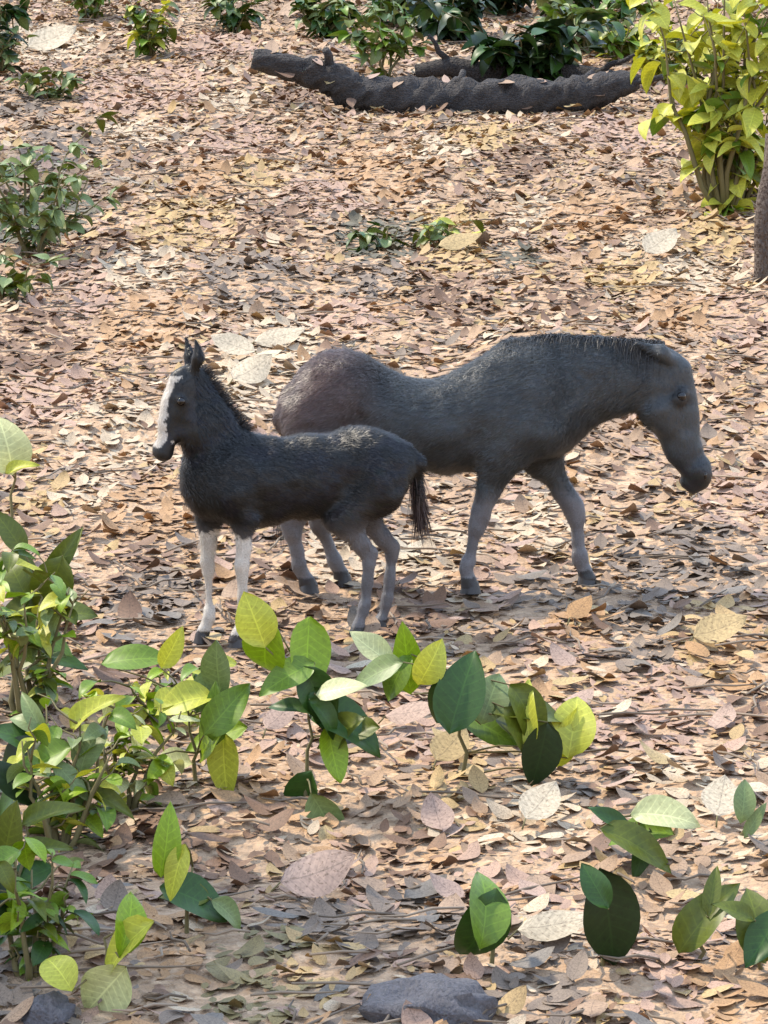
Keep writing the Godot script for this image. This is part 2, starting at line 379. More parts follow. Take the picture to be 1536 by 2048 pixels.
func make_log_and_background():
	for i in 10:
		green_meshes.append(leaf_mesh([0.50, 0.6, 0.42, 0.64, 0.54, 0.46, 0.58, 0.5, 0.38, 0.62][i], [0.25, 0.4, 0.15, 0.3, 0.45, 0.5, 0.2, 0.35, 0.55, 0.3][i], [-0.5, -1.0, -0.3, -0.8, -1.3, -0.7, -1.5, 0.3, -0.9, -0.4][i], [0.02, 0.035, 0.015, 0.03, 0.025, 0.04, 0.02, 0.03, 0.02, 0.04][i], 80 + i, [1.05, 0.95, 1.1, 0.9, 1.0, 1.1, 0.92, 1.0, 1.15, 0.95][i]))
	# fallen log
	var path := [[505, 118], [600, 140], [665, 158], [720, 190], [800, 200], [900, 205], [1010, 200], [1120, 196], [1200, 180], [1275, 160]]
	var b0 := on_ground(900, 222)
	var t := thing("fallen_log", "long charred dark log lying across the slope behind the animals", "log", b0)
	var pts := PackedVector3Array(); var rad := PackedFloat32Array()
	for i in path.size():
		pts.append(on_z(path[i][0], path[i][1], b0.z - 0.02 * i) - b0)
		rad.append([0.08, 0.12, 0.15, 0.17, 0.19, 0.20, 0.19, 0.17, 0.14, 0.08][i])
	var cv := Curve3D.new(); cv.bake_interval = 0.05
	for i in pts.size():
		var tg := (pts[mini(i + 1, pts.size() - 1)] - pts[maxi(i - 1, 0)]) * 0.17
		cv.add_point(pts[i], -tg, tg)
	var lp := PackedVector3Array(); var lr := PackedFloat32Array()
	for i in 61:
		var u := i / 60.0 * (pts.size() - 1)
		var k := mini(int(u), pts.size() - 2)
		lp.append(cv.sample(k, u - k)); lr.append(lerpf(rad[k], rad[k + 1], u - k) * (1.0 + 0.10 * sin(i * 1.3) * cos(i * 0.37)))
	part("trunk", tube(lp, lr, 20, 0.42), m_char, t)
	for i in 18:
		var k := 3 + (i * 3) % 55
		part("dry_leaf", litter_meshes[i % 6], dry[["tan", "brown", "pink", "straw"][i % 4]], ground, Transform3D(Basis(Vector3.UP, i * 1.9).rotated(Vector3.RIGHT, 0.35).scaled_local(Vector3.ONE * rng.randf_range(0.14, 0.24)), b0 + lp[k] + Vector3(0, lr[k] * 0.92 if i % 2 == 0 else -lr[k] * 0.4, lr[k] * (0.35 if i % 2 == 0 else 1.15))))
	for q in [[2, -0.06, 0.26, 0.14, 0.05], [5, 0.12, 0.27, -0.15, 0.045], [7, 0.3, 0.22, -0.2, 0.05], [8, 0.55, 0.12, 0.1, 0.035]]:
		part("branch_stub", tube(bent(pts[q[0]], pts[q[0]] + Vector3(q[1], q[2], q[3]), 5, 0.03), taper(5, q[4], q[4] * 0.7), 8, 0.35), m_char, t)
	var b1 := on_ground(1060, 168)
	var t2 := thing("charred_branch", "thinner charred branch lying behind the long log under the dark shrubs", "branch", b1)
	var pp := PackedVector3Array()
	for q in [[830, 128], [900, 120], [980, 138], [1080, 130], [1180, 142], [1300, 150]]: pp.append(on_z(q[0], q[1] + 14, b1.z) - b1)
	part("trunk", tube(pp, PackedFloat32Array([0.06, 0.10, 0.12, 0.13, 0.10, 0.05]), 10, 0.25), m_char, t2)
	for q in [[1, -0.2, 0.3, 0.1], [3, 0.25, 0.4, -0.1], [4, 0.4, 0.22, 0.2]]:
		part("branch_stub", tube(bent(pp[q[0]], pp[q[0]] + Vector3(q[1], q[2], q[3]), 5, 0.03), taper(5, 0.04, 0.015), 7, 0.2), m_char, t2)
	# dark shrubs behind the log
	shrub("dark_shrub", "tallest dark green shrub behind the middle of the charred log", "shrub", 1060, 168, 0.62, 0.85, 299, 0.27, ["deep", "dark", "deep"], 7)
	shrub("dark_shrub", "dark green shrub cut by the top edge left of the tallest dark shrub", "shrub", 900, 84, 0.6, 0.6, 298, 0.25, ["deep", "deep", "dark"], 6)
	shrub("low_shrub", "mid green leafy shrub beyond the right end of the charred log", "shrub", 1180, 105, 0.65, 0.6, 220, 0.22, ["mid", "olive", "greygreen", "dark"], 6)
	shrub("low_shrub", "grey green low shrub above the left half of the charred log", "shrub", 770, 160, 0.75, 0.4, 170, 0.19, ["greygreen", "olive", "mid"], 5)
	shrub("low_shrub", "dark olive shrub at the top edge above the log's left end", "shrub", 470, 70, 0.5, 0.3, 110, 0.18, ["dark", "olive", "greygreen"], 5)
	shrub("low_shrub", "olive shrub at the top edge between two pale leaf patches", "shrub", 300, 115, 0.6, 0.32, 120, 0.18, ["olive", "gold", "olive", "mid"], 5)
	shrub("low_shrub", "dark green shrub in the top left corner", "shrub", 0, 150, 0.7, 0.3, 120, 0.18, ["dark", "greygreen", "deep"], 5)
	shrub("scrub", "grey green scrub at the left edge below the top left corner", "shrub", 70, 515, 0.85, 0.7, 290, 0.14, ["greygreen", "greygreen", "greygreen", "olive"], 8)
	shrub("scrub", "faint grey green low plant at the far left above the scrub", "shrub", 110, 200, 0.3, 0.5, 90, 0.14, ["greygreen", "olive"], 4)
	shrub("yellow_bush", "large yellow green leafy bush in the top right corner", "bush", 1450, 430, 1.95, 0.72, 299, 0.27, ["gold", "yellow", "gold", "gold", "mid"], 14)
	shrub("yellow_bush", "low yellow green bush in front of the large one at the right edge", "bush", 1480, 400, 1.0, 0.5, 280, 0.2, ["gold", "yellow", "olive", "gold"], 12)
	shrub("yellow_bush", "smaller yellow green bush at the top edge left of the large yellow bush", "bush", 1360, 170, 0.7, 0.5, 260, 0.2, ["gold", "yellow", "olive"], 5)
	shrub("dark_shrub", "dark grey green shrub at the top edge right of the tallest dark shrub", "shrub", 1120, 44, 0.6, 0.6, 260, 0.24, ["deep", "dark", "greygreen"], 6)
	shrub("dark_shrub", "dark grey green shrub at the top edge between the two left log shrubs", "shrub", 650, 80, 0.5, 0.4, 170, 0.2, ["dark", "greygreen", "olive"], 6)
	shrub("low_shrub", "sparse olive plant near the top edge between the log and the yellow bush", "shrub", 1240, 120, 0.45, 0.3, 90, 0.18, ["olive", "gold", "mid"], 5)
	shrub("low_shrub", "low olive yellow plant behind the large animal's back", "shrub", 890, 500, 0.22, 0.3, 45, 0.15, ["gold", "olive", "greygreen"], 4)
	shrub("low_shrub", "dull green low plant behind the dip of the large animal's back", "shrub", 760, 500, 0.2, 0.24, 45, 0.14, ["olive", "greygreen", "dark"], 4)
	shrub("dark_shrub", "dark shrub at the very top edge just right of centre", "shrub", 985, 30, 0.5, 0.7, 290, 0.25, ["deep", "dark", "deep"], 6)
	shrub("dark_shrub", "dull green shrub at the very top edge above the log's middle", "shrub", 790, 50, 0.5, 0.5, 220, 0.22, ["dark", "greygreen", "olive"], 6)
	shrub("low_shrub", "dull green shrub at the top edge right of the corner shrub", "shrub", 180, 40, 0.4, 0.34, 110, 0.17, ["greygreen", "olive", "mid"], 5)
	shrub("scrub", "small grey green scrub plant at the left edge under the larger scrub", "shrub", 20, 600, 0.3, 0.3, 70, 0.13, ["greygreen", "olive"], 4)
	# thin trunk at right edge
	var tb := on_ground(1530, 565)
	var tr := thing("thin_tree", "thin dark brown tree trunk at the right edge", "tree", tb)
	part("trunk", tube(bent(Vector3(0, -0.1, 0), Vector3(0.06, 1.0, 0), 6, 0.03), taper(6, 0.085, 0.07), 12, 0.25), m_bark, tr)
	var trp := bent(Vector3(0.06, 0.96, 0), Vector3(0.55, 2.6, -0.1), 6, 0.05)
	part("limb", tube(trp, taper(6, 0.068, 0.02), 10, 0.2), m_bark, tr)
	for k in 60:
		var q := trp[1 + rng.randi() % 5] + Vector3(rng.randf_range(0.0, 0.7), rng.randf_range(-0.2, 0.4), rng.randf_range(-0.4, 0.4))
		part("leaf", green_meshes[k % 5], green[["olive", "mid"][k % 2]], tr, Transform3D(Basis.looking_at(Vector3(cos(k * 2.4), -0.4, sin(k * 2.4)), Vector3.UP).scaled_local(Vector3.ONE * 0.15), q))
	shade_tree(Vector3(-5.4, 0, 3.4), Vector3(-4.3, 4.6, 3.9), 1.9, 2400)
	shade_tree(Vector3(-7.6, 0, -15.5), Vector3(-6.4, 4.8, -14.8), 1.8, 1700)
	# stones
	rock("dark_stone", "dark grey stone at the bottom edge of the picture", 850, 2030, 0.24, 0.10)
	rock("dark_stone", "small dark brown stone in the bottom left corner", 90, 2040, 0.10, 0.08)
func shade_tree(foot: Vector3, top: Vector3, r: float, n: int):
	foot.y = height(foot.x, foot.z); top.y += foot.y
	var t := thing("tree", "leafy tree standing left of the view whose shade falls on the " + ("foreground" if foot.z > 0 else "scrub at upper left"), "tree", foot)
	var tp := bent(Vector3(0, -0.2, 0), top - foot, 8, 0.12)
	part("trunk", tube(tp, taper(8, 0.15, 0.05), 10, 0.2), m_bark, t)
	var ends := []
	for i in 14:
		var a := TAU * i / 14.0 + rng.randf()
		var q := tp[4 + i % 4]
		var en := (top - foot) + Vector3(cos(a) * r * rng.randf_range(0.4, 0.95), rng.randf_range(-0.7, 1.0), sin(a) * r * rng.randf_range(0.4, 0.95))
		var lp := bent(q, en, 6, 0.12)
		part("limb", tube(lp, taper(6, 0.045, 0.01), 6, 0.2), m_bark, t)
		ends.append(lp)
	var mm := MultiMesh.new(); mm.transform_format = MultiMesh.TRANSFORM_3D; mm.mesh = green_meshes[1]; mm.instance_count = n
	for i in n:
		var lp: PackedVector3Array = ends[rng.randi() % ends.size()]
		var k := 2 + rng.randi() % 4
		var q := lp[k] + Vector3(rng.randfn(0, 0.22), rng.randfn(0, 0.16), rng.randfn(0, 0.22))
		mm.set_instance_transform(i, Transform3D(Basis.from_euler(Vector3(rng.randf_range(-0.8, 0.4), rng.randf() * TAU, rng.randf_range(-0.5, 0.5))).scaled_local(Vector3.ONE * rng.randf_range(0.12, 0.22)), q))
	var mi := MultiMeshInstance3D.new(); mi.name = "crown"; mi.multimesh = mm; mi.material_override = green["mid"]; mi.set_meta("kind", "stuff"); t.add_child(mi)
func rock(called: String, label: String, px: float, py: float, r: float, h: float):
	var b := on_ground(px, py)
	var t := thing(called, label, "stone", b)
	var st := SurfaceTool.new(); st.begin(Mesh.PRIMITIVE_TRIANGLES)
	var n := FastNoiseLite.new(); n.seed = int(px); n.frequency = 0.9; n.fractal_octaves = 4
	for i in 13:
		for j in 24:
			var a := PI * i / 12.0; var c := TAU * j / 24.0
			var v := Vector3(sin(a) * cos(c), cos(a), sin(a) * sin(c))
			v *= 1.0 + n.get_noise_3dv(v * 1.4) * 0.55
			st.add_vertex(Vector3(v.x * r, v.y * h, v.z * r * 0.8))
	for i in 12:
		for j in 24:
			var q := i * 24 + j; var q2 := i * 24 + (j + 1) % 24
			for k in [q, q2, q + 24, q2, q2 + 24, q + 24]: st.add_index(k)
	st.generate_normals()
	part("stone_body", st.commit(), m_rock, t)

# ------------------------------------------------------------------ animals: joints with radii, meshed as one skin
# a bone: [a, b, radius a, radius b, depth squash, blend]
func bone_d(p: Vector3, q: Array) -> float:
	var a: Vector3 = q[0]; var ab: Vector3 = q[6]
	var ap := p - a
	var t := clampf(ap.dot(ab) * q[7], 0.0, 1.0)
	var off := ap - ab * t
	var sq: float = q[4]
	if sq != 1.0:
		var lat := off.dot(q[8])
		off += q[8] * lat * (1.0 / sq - 1.0)
	return off.length() - lerpf(q[2], q[3], t)
func skin(bones: Array, lateral: Vector3, cell: float, colour: Callable) -> ArrayMesh:
	var lo := Vector3.ONE * 1e9; var hi := -lo
	for q in bones:
		q.append(q[1] - q[0]); q.append(1.0 / maxf((q[1] - q[0]).length_squared(), 1e-6)); q.append(lateral)
		for k in 2:
			var r: float = q[2 + k] + 0.05
			lo = lo.min(q[k] - Vector3.ONE * r); hi = hi.max(q[k] + Vector3.ONE * r)
	var N := 8
	var bs := cell * N
	var nb := Vector3i(((hi - lo) / bs).ceil())
	var verts := PackedVector3Array(); var where := {}; var edges := []
	var W := nb.x * N + 2; var H := nb.y * N + 2
	for bz in nb.z:
		for by in nb.y:
			for bx in nb.x:
				var o := lo + Vector3(bx, by, bz) * bs
				var c := o + Vector3.ONE * bs * 0.5
				var near := []; var dm := 1e9
				for q in bones:
					var d := bone_d(c, q)
					dm = minf(dm, d)
					if d < bs * 1.5 + q[5]: near.append(q)
				if dm > bs * 1.1 + 0.02 or near.is_empty(): continue
				var val := PackedFloat32Array(); val.resize((N + 1) * (N + 1) * (N + 1))
				var i := 0; var neg := false; var pos := false
				for z in N + 1:
					for y in N + 1:
						for x in N + 1:
							var p := o + Vector3(x, y, z) * cell
							var d := 1e3
							for q in near:
								var e := bone_d(p, q)
								var k: float = q[5]
								var h := maxf(k - absf(d - e), 0.0) / k
								d = minf(d, e) - h * h * k * 0.25
							val[i] = d; i += 1
							if d < 0: neg = true
							else: pos = true
				if not (neg and pos): continue
				var M := N + 1
				for z in N:
					for y in N:
						for x in N:
							var s0 := x + y * M + z * M * M
							var cnt := 0; var acc := Vector3.ZERO
							var v := [val[s0], val[s0 + 1], val[s0 + M], val[s0 + M + 1], val[s0 + M * M], val[s0 + M * M + 1], val[s0 + M * M + M], val[s0 + M * M + M + 1]]
							var inside := 0
							for k in 8: if v[k] < 0: inside += 1
							if inside == 0 or inside == 8: continue
							for ax in 3:
								var bit := 1 << ax
								for k in 8:
									if k & bit: continue
									var f0: float = v[k]; var f1: float = v[k | bit]
									if (f0 < 0) != (f1 < 0):
										var q := Vector3(k & 1, (k >> 1) & 1, (k >> 2) & 1)
										q[ax] += f0 / (f0 - f1)
										acc += q; cnt += 1
							var key := (bx * N + x) + W * ((by * N + y) + H * (bz * N + z))
							where[key] = verts.size()
							verts.append(o + (Vector3(x, y, z) + acc / cnt) * cell)
							if (v[0] < 0) != (v[1] < 0): edges.append([key, 0, v[0] < 0])
							if (v[0] < 0) != (v[2] < 0): edges.append([key, 1, v[0] < 0])
							if (v[0] < 0) != (v[4] < 0): edges.append([key, 2, v[0] < 0])
	var step := [1, W, W * H]
	var idx := PackedInt32Array(); var nor := PackedVector3Array(); nor.resize(verts.size())
	for ed in edges:
		var u: int = step[(ed[1] + 1) % 3]; var w: int = step[(ed[1] + 2) % 3]; var k0: int = ed[0]
		var A = where.get(k0 - u - w, -1); var B = where.get(k0 - w, -1); var C = where.get(k0, -1); var D = where.get(k0 - u, -1)
		if A < 0 or B < 0 or C < 0 or D < 0: continue
		var f := [A, B, C, D] if not ed[2] else [D, C, B, A]
		for tr in [[f[0], f[1], f[2]], [f[0], f[2], f[3]]]:
			idx.append(tr[0]); idx.append(tr[1]); idx.append(tr[2])
			var n := (verts[tr[2]] - verts[tr[0]]).cross(verts[tr[1]] - verts[tr[0]])
			nor[tr[0]] += n; nor[tr[1]] += n; nor[tr[2]] += n
	var mus := FastNoiseLite.new(); mus.seed = 61; mus.frequency = 5.0; mus.fractal_octaves = 2
	for i in verts.size():
		var n := nor[i].normalized(); var p := verts[i]
		verts[i] = p + n * (mus.get_noise_3dv(p) * 0.011 + mus.get_noise_3dv(p * 2.6) * 0.003)
	nor.fill(Vector3.ZERO)
	for i in range(0, idx.size(), 3):
		var n := (verts[idx[i + 2]] - verts[idx[i]]).cross(verts[idx[i + 1]] - verts[idx[i]])
		for k in 3: nor[idx[i + k]] += n
	var cols := PackedColorArray()
	for i in verts.size():
		nor[i] = nor[i].normalized()
		cols.append(colour.call(verts[i], nor[i]))
	var arr := []; arr.resize(Mesh.ARRAY_MAX)
	arr[Mesh.ARRAY_VERTEX] = verts; arr[Mesh.ARRAY_NORMAL] = nor; arr[Mesh.ARRAY_COLOR] = cols; arr[Mesh.ARRAY_INDEX] = idx
	var me := ArrayMesh.new(); me.add_surface_from_arrays(Mesh.PRIMITIVE_TRIANGLES, arr)
	return me
func coat_hair(body: MeshInstance3D, parent: Node3D, flow: Callable, long: Callable, per: int):
	var st := SurfaceTool.new(); st.begin(Mesh.PRIMITIVE_TRIANGLES)
	for v in [Vector3(-0.06, 0, 0), Vector3(0.06, 0, 0), Vector3(-0.045, 0.16, -0.5), Vector3(0.045, 0.16, -0.5), Vector3(0, 0.22, -1.0)]: st.add_vertex(v)
	for k in [0, 1, 2, 1, 3, 2, 2, 3, 4]: st.add_index(k)
	st.generate_normals()
	var arr := body.mesh.surface_get_arrays(0)
	var vs: PackedVector3Array = arr[Mesh.ARRAY_VERTEX]; var ns: PackedVector3Array = arr[Mesh.ARRAY_NORMAL]; var cs: PackedColorArray = arr[Mesh.ARRAY_COLOR]
	var mm := MultiMesh.new(); mm.transform_format = MultiMesh.TRANSFORM_3D; mm.use_colors = true; mm.mesh = st.commit(); mm.instance_count = vs.size() * per
	var i := 0
	for v in vs.size():
		for k in per:
			var n := ns[v]
			var d: Vector3 = flow.call(vs[v])
			d += Vector3(rng.randf_range(-1, 1), rng.randf_range(-1, 1), rng.randf_range(-1, 1)) * 0.28
			d = (d - n * d.dot(n)).normalized() + n * rng.randf_range(0.05, 0.3)
			var p := vs[v] + Vector3(rng.randf_range(-1, 1), rng.randf_range(-1, 1), rng.randf_range(-1, 1)) * 0.006
			mm.set_instance_transform(i, Transform3D(Basis.looking_at(d, n).scaled_local(Vector3.ONE * (long.call(vs[v]) as float) * rng.randf_range(0.6, 1.3)), p - n * 0.001))
			mm.set_instance_color(i, cs[v] * rng.randf_range(0.7, 1.35))
			i += 1
	var mi := MultiMeshInstance3D.new(); mi.name = "coat_hair"; mi.multimesh = mm; mi.material_override = m_fur; mi.set_meta("kind", "stuff")
	parent.add_child(mi)
func hair(roots: Array, mat: Material, parent: Node3D, called: String, w: float):
	# roots: [root, tip direction with length, droop]
	var st := SurfaceTool.new(); st.begin(Mesh.PRIMITIVE_TRIANGLES)
	var base := 0
	for r in roots:
		var p: Vector3 = r[0]; var d: Vector3 = r[1]
		var side := d.cross(Vector3(rng.randf_range(-1, 1), rng.randf_range(-0.3, 0.3), rng.randf_range(-1, 1))).normalized() * w
		for i in 5:
			var t := i / 4.0
			var q := p + d * t + Vector3.DOWN * float(r[2]) * t * t
			st.add_vertex(q - side * (1.0 - t * 0.8)); st.add_vertex(q + side * (1.0 - t * 0.8))
		for i in 4:
			var k := base + i * 2
			for m in [k, k + 1, k + 2, k + 1, k + 3, k + 2]: st.add_index(m)
		base += 10
	st.generate_normals()
	part(called, st.commit(), mat, parent)
func hoof(parent: Node3D, at: Vector3, r: float, h: float):
	var m := CylinderMesh.new(); m.top_radius = r * 0.78; m.bottom_radius = r * 1.12; m.height = h; m.radial_segments = 14; m.rings = 2
	part("hoof", m, m_hoof, parent, Transform3D(Basis(Vector3.BACK, 0.0), at + Vector3(0, h * 0.5, 0)))
func ball(r: float) -> SphereMesh:
	var s := SphereMesh.new(); s.radius = r; s.height = 2 * r; s.radial_segments = 16; s.rings = 8
	return s
const PX := 0.002345
func make_animals():
	var cn := FastNoiseLite.new(); cn.seed = 77; cn.frequency = 3.0; cn.fractal_octaves = 3
	# ---------- large one, facing right, coordinates read along its own length (1 px = PX metres), z = its left/right
	var org := Vector3(0, 0, -0.12); org.y = height(0.3, -0.12) + 0.02
	var P := func(x: float, y: float, z := 0.0): return Vector3((x - 768.0) * PX, (1200.0 - y) * PX, z)
	var L := Vector3(0, 0, 1)
	var B := []
	var bone := func(a: Array, ra: float, b: Array, rb: float, sq := 1.0, k := 0.05):
		B.append([P.call(a[0], a[1], a[2] if a.size() > 2 else 0.0), P.call(b[0], b[1], b[2] if b.size() > 2 else 0.0), ra * PX, rb * PX, sq, k])
	bone.call([632, 850], 78, [684, 812], 92, 0.95, 0.09)
	bone.call([684, 815], 92, [790, 862], 84, 0.95, 0.09)
	bone.call([790, 864], 84, [890, 872], 86, 1.0, 0.09)
	bone.call([890, 870], 86, [985, 848], 106, 0.86, 0.09)
	bone.call([985, 848], 104, [1050, 820], 112, 0.74, 0.09)
	bone.call([1060, 840], 104, [1095, 850], 84, 0.74, 0.08)          # breast
	bone.call([1060, 760], 62, [1120, 735], 44, 0.5, 0.08)            # withers
	bone.call([1070, 800], 104, [1190, 778], 78, 0.62, 0.10)          # neck
	bone.call([1190, 778], 78, [1318, 776], 56, 0.60, 0.08)
	bone.call([1160, 735], 40, [1320, 742], 30, 0.55, 0.06)           # crest
	bone.call([1332, 765], 46, [1338, 830], 52, 0.62, 0.05)           # head
	bone.call([1358, 758], 28, [1384, 860], 24, 0.9, 0.05)            # forehead and nose ridge
	bone.call([1338, 832], 47, [1372, 915], 34, 0.62, 0.05)
	bone.call([1368, 900], 34, [1402, 964], 27, 0.82, 0.05)
	bone.call([1402, 960], 27, [1406, 978], 25, 0.95, 0.04)
	bone.call([1384, 982], 16, [1396, 996], 14, 1.2, 0.012)            # lips
	for s_ in [-1, 1]:
		bone.call([1368, 800, s_ * 0.07], 12, [1360, 812, s_ * 0.075], 12, 1.0, 0.03)      # brow
		bone.call([1346, 736, s_ * 0.050], 11, [1322, 718, s_ * 0.075], 17, 1.0, 0.02)      # ear, laid back
		bone.call([1322, 718, s_ * 0.075], 17, [1282, 700, s_ * 0.085], 5, 1.0, 0.012)
		bone.call([1330, 835, s_ * 0.055], 30, [1345, 865, s_ * 0.05], 22, 0.7, 0.04)       # jaw
		bone.call([1410, 968, s_ * 0.036], 11, [1402, 956, s_ * 0.038], 11, 1.0, 0.03)      # nostril wing
		# haunch
		bone.call([652, 848, s_ * 0.10], 70, [645, 915, s_ * 0.11], 62, 0.8, 0.07)
		bone.call([690, 770, s_ * 0.12], 22, [705, 780, s_ * 0.12], 20, 1.0, 0.07)      # point of the hip
		# shoulder blade and upper arm
		bone.call([1080, 770, s_ * 0.10], 46, [1085, 870, s_ * 0.13], 50, 0.7, 0.08)
	# fore leg near (left in the picture, pushing back)
	bone.call([1060, 870, 0.13], 56, [1000, 930, 0.13], 44, 0.8, 0.06)
	bone.call([1000, 930, 0.13], 33.6, [960, 1052, 0.12], 18.48, 0.9, 0.04)
	bone.call([962, 1045, 0.12], 19.32, [956, 1072, 0.12], 16.8, 0.95, 0.03)
	bone.call([956, 1070, 0.12], 13.02, [938, 1142, 0.12], 11.76, 1.0, 0.03)
	bone.call([938, 1142, 0.12], 14.28, [934, 1154, 0.12], 13.44, 1.0, 0.02)
	bone.call([934, 1154, 0.12], 11.76, [940, 1178, 0.12], 14.28, 1.0, 0.02)
	bone.call([940, 1180, 0.12], 15.96, [943, 1190, 0.12], 18.48, 1.0, 0.012)
	# fore leg far (reaching forward, knee bent)
	bone.call([1085, 880, -0.13], 54, [1092, 940, -0.13], 42, 0.8, 0.06)
	bone.call([1092, 940, -0.13], 31.92, [1152, 1040, -0.12], 18.48, 0.9, 0.04)
	bone.call([1150, 1036, -0.12], 19.32, [1160, 1062, -0.12], 16.8, 0.95, 0.03)
	bone.call([1160, 1060, -0.12], 13.02, [1168, 1140, -0.12], 11.76, 1.0, 0.03)
	bone.call([1168, 1140, -0.12], 14.28, [1169, 1152, -0.12], 13.44, 1.0, 0.02)
	bone.call([1169, 1152, -0.12], 11.76, [1178, 1172, -0.12], 14.28, 1.0, 0.02)
	bone.call([1178, 1176, -0.12], 15.96, [1182, 1187, -0.12], 18.48, 1.0, 0.012)
	# hind legs
	for h in [[0.12, -14.0, 0.0], [-0.12, 40.0, 14.0]]:
		var z: float = h[0]; var o: float = h[1]
		var w: float = o + h[2]
		bone.call([645, 890, z], 66, [668 + o * 0.4, 968, z], 42, 0.75, 0.06)
		bone.call([668 + o * 0.4, 968, z], 38, [596 + o, 1062, z], 20, 0.85, 0.05)
		bone.call([592 + o, 1056, z], 19, [598 + o, 1078, z], 17, 0.9, 0.03)
		bone.call([598 + o, 1076, z], 14.5, [612 + w, 1148, z], 12.5, 1.0, 0.03)
		bone.call([612 + w, 1148, z], 14.5, [616 + w, 1158, z], 13.5, 1.0, 0.02)
		bone.call([616 + w, 1158, z], 12, [626 + w, 1178, z], 15, 1.0, 0.02)
		bone.call([626 + w, 1180, z], 16, [630 + w, 1190, z], 18, 1.0, 0.012)
	bone.call([592, 812], 26, [566, 850], 18, 1.0, 0.06)              # dock of the tail
	var big := thing("hoofed_animal", "large charcoal grey hoofed animal facing right with its head lowered", "animal", org)
	var coat_a := func(p: Vector3, n: Vector3) -> Color:
		var x := p.x / PX + 768.0; var y := 1200.0 - p.y / PX
		var c := lin(58, 61, 62)
		c = c.lerp(lin(78, 60, 55), smoothstep(800.0, 640.0, x) * smoothstep(980.0, 800.0, y))          # browner haunch
		c = c.lerp(lin(108, 106, 108), smoothstep(985.0, 1040.0, y) * smoothstep(1250.0, 1200.0, x))        # greyer legs
		c = c.lerp(lin(34, 36, 38), smoothstep(890.0, 960.0, y) * smoothstep(1290.0, 1310.0, x))           # dark muzzle
		c = c.lerp(lin(26, 25, 25), smoothstep(34.0, 14.0, Vector2(x - 1366.0, y - 806.0).length()))      # dark lids
		if y > 1170.0: c = lin(46, 42, 40)
		return c * (1.0 + cn.get_noise_3dv(p * 2.0) * 0.35)
	var body_a := part("body", skin(B, L, 0.0105, coat_a), m_coat, big)
	coat_hair(body_a, big, func(p: Vector3) -> Vector3:
		if p.y < 0.5: return Vector3(-0.1, -1, 0)
		if p.x > 1.28: return Vector3(0.25, -1, 0)
		return Vector3(-1, -0.45, 0), func(p: Vector3) -> float:
		if p.y < 0.055 or (p.x > 1.2 and p.y < 0.56): return 0.006
		if p.x > 1.27: return 0.011
		return lerpf(0.009, 0.021, smoothstep(0.35, 0.6, p.y)), 3)
	for s_ in [-1, 1]: part("eye", ball(0.024), m_eye, big, Transform3D(Basis(), P.call(1366, 806, s_ * 0.089)))
	for s_ in [-1, 1]: part("nostril", ball(0.013), m_eye, big, Transform3D(Basis().scaled(Vector3(0.8, 1.5, 0.7)), P.call(1416, 968, s_ * 0.060)))
	for q in [[943, 0.12], [1182, -0.12], [616, 0.12], [684, -0.12]]: hoof(big, P.call(q[0], 1203, q[1]), 0.047, 0.055)
	var roots := []
	for i in 3600:
		var t := rng.randf()
		var x := lerpf(1010.0, 1335.0, t)
		var y := (lerpf(716.0, 702.0, t / 0.3) if t < 0.3 else lerpf(702.0, 716.0, (t - 0.3) / 0.7)) - 16.0
		roots.append([P.call(x, y, rng.randf_range(-0.02, 0.02)), Vector3(rng.randf_range(-0.05, 0.01), rng.randf_range(0.02, 0.06), rng.randf_range(-0.01, 0.11)), rng.randf_range(0.04, 0.24)])
	hair(roots, m_hair, big, "mane", 0.002)
	roots = []
	for i in 500:
		var t := rng.randf()
		roots.append([P.call(576 - t * 12, 826 + t * 40, rng.randf_range(-0.03, 0.03)), Vector3(rng.randf_range(-0.06, 0.0), -rng.randf_range(0.3, 0.55), rng.randf_range(-0.05, 0.05)), 0.05])
	hair(roots, m_hair, big, "tail", 0.003)
	# ---------- small one, facing left and a little towards the camera: f forward, y up, s sideways
	B = []
	var bf := func(a: Array, ra: float, b: Array, rb: float, sq := 1.0, k := 0.04):
		B.append([Vector3(a[0], a[1], a[2] if a.size() > 2 else 0.0), Vector3(b[0], b[1], b[2] if b.size() > 2 else 0.0), ra, rb, sq, k])
	bf.call([-0.45, 0.80], 0.165, [-0.34, 0.81], 0.175, 0.82, 0.08)
	bf.call([-0.34, 0.81], 0.172, [-0.08, 0.775], 0.178, 0.82, 0.08)
	bf.call([-0.08, 0.772], 0.182, [0.20, 0.76], 0.20, 0.78, 0.08)
	bf.call([0.20, 0.76], 0.20, [0.36, 0.78], 0.19, 0.72, 0.08)
	bf.call([0.36, 0.77], 0.17, [0.42, 0.76], 0.15, 0.75, 0.06)
	bf.call([0.36, 0.86], 0.175, [0.47, 1.05], 0.128, 0.62, 0.08)
	bf.call([0.47, 1.05], 0.128, [0.525, 1.225], 0.090, 0.62, 0.06)
	bf.call([0.545, 1.255], 0.070, [0.585, 1.165], 0.080, 0.64, 0.04)
	bf.call([0.595, 1.245], 0.042, [0.655, 1.07], 0.036, 0.9, 0.04)
	bf.call([0.59, 1.15], 0.076, [0.64, 1.02], 0.054, 0.64, 0.04)
	bf.call([0.64, 1.02], 0.052, [0.67, 0.935], 0.045, 0.85, 0.03)
	bf.call([0.67, 0.935], 0.042, [0.672, 0.92], 0.040, 0.95, 0.03)
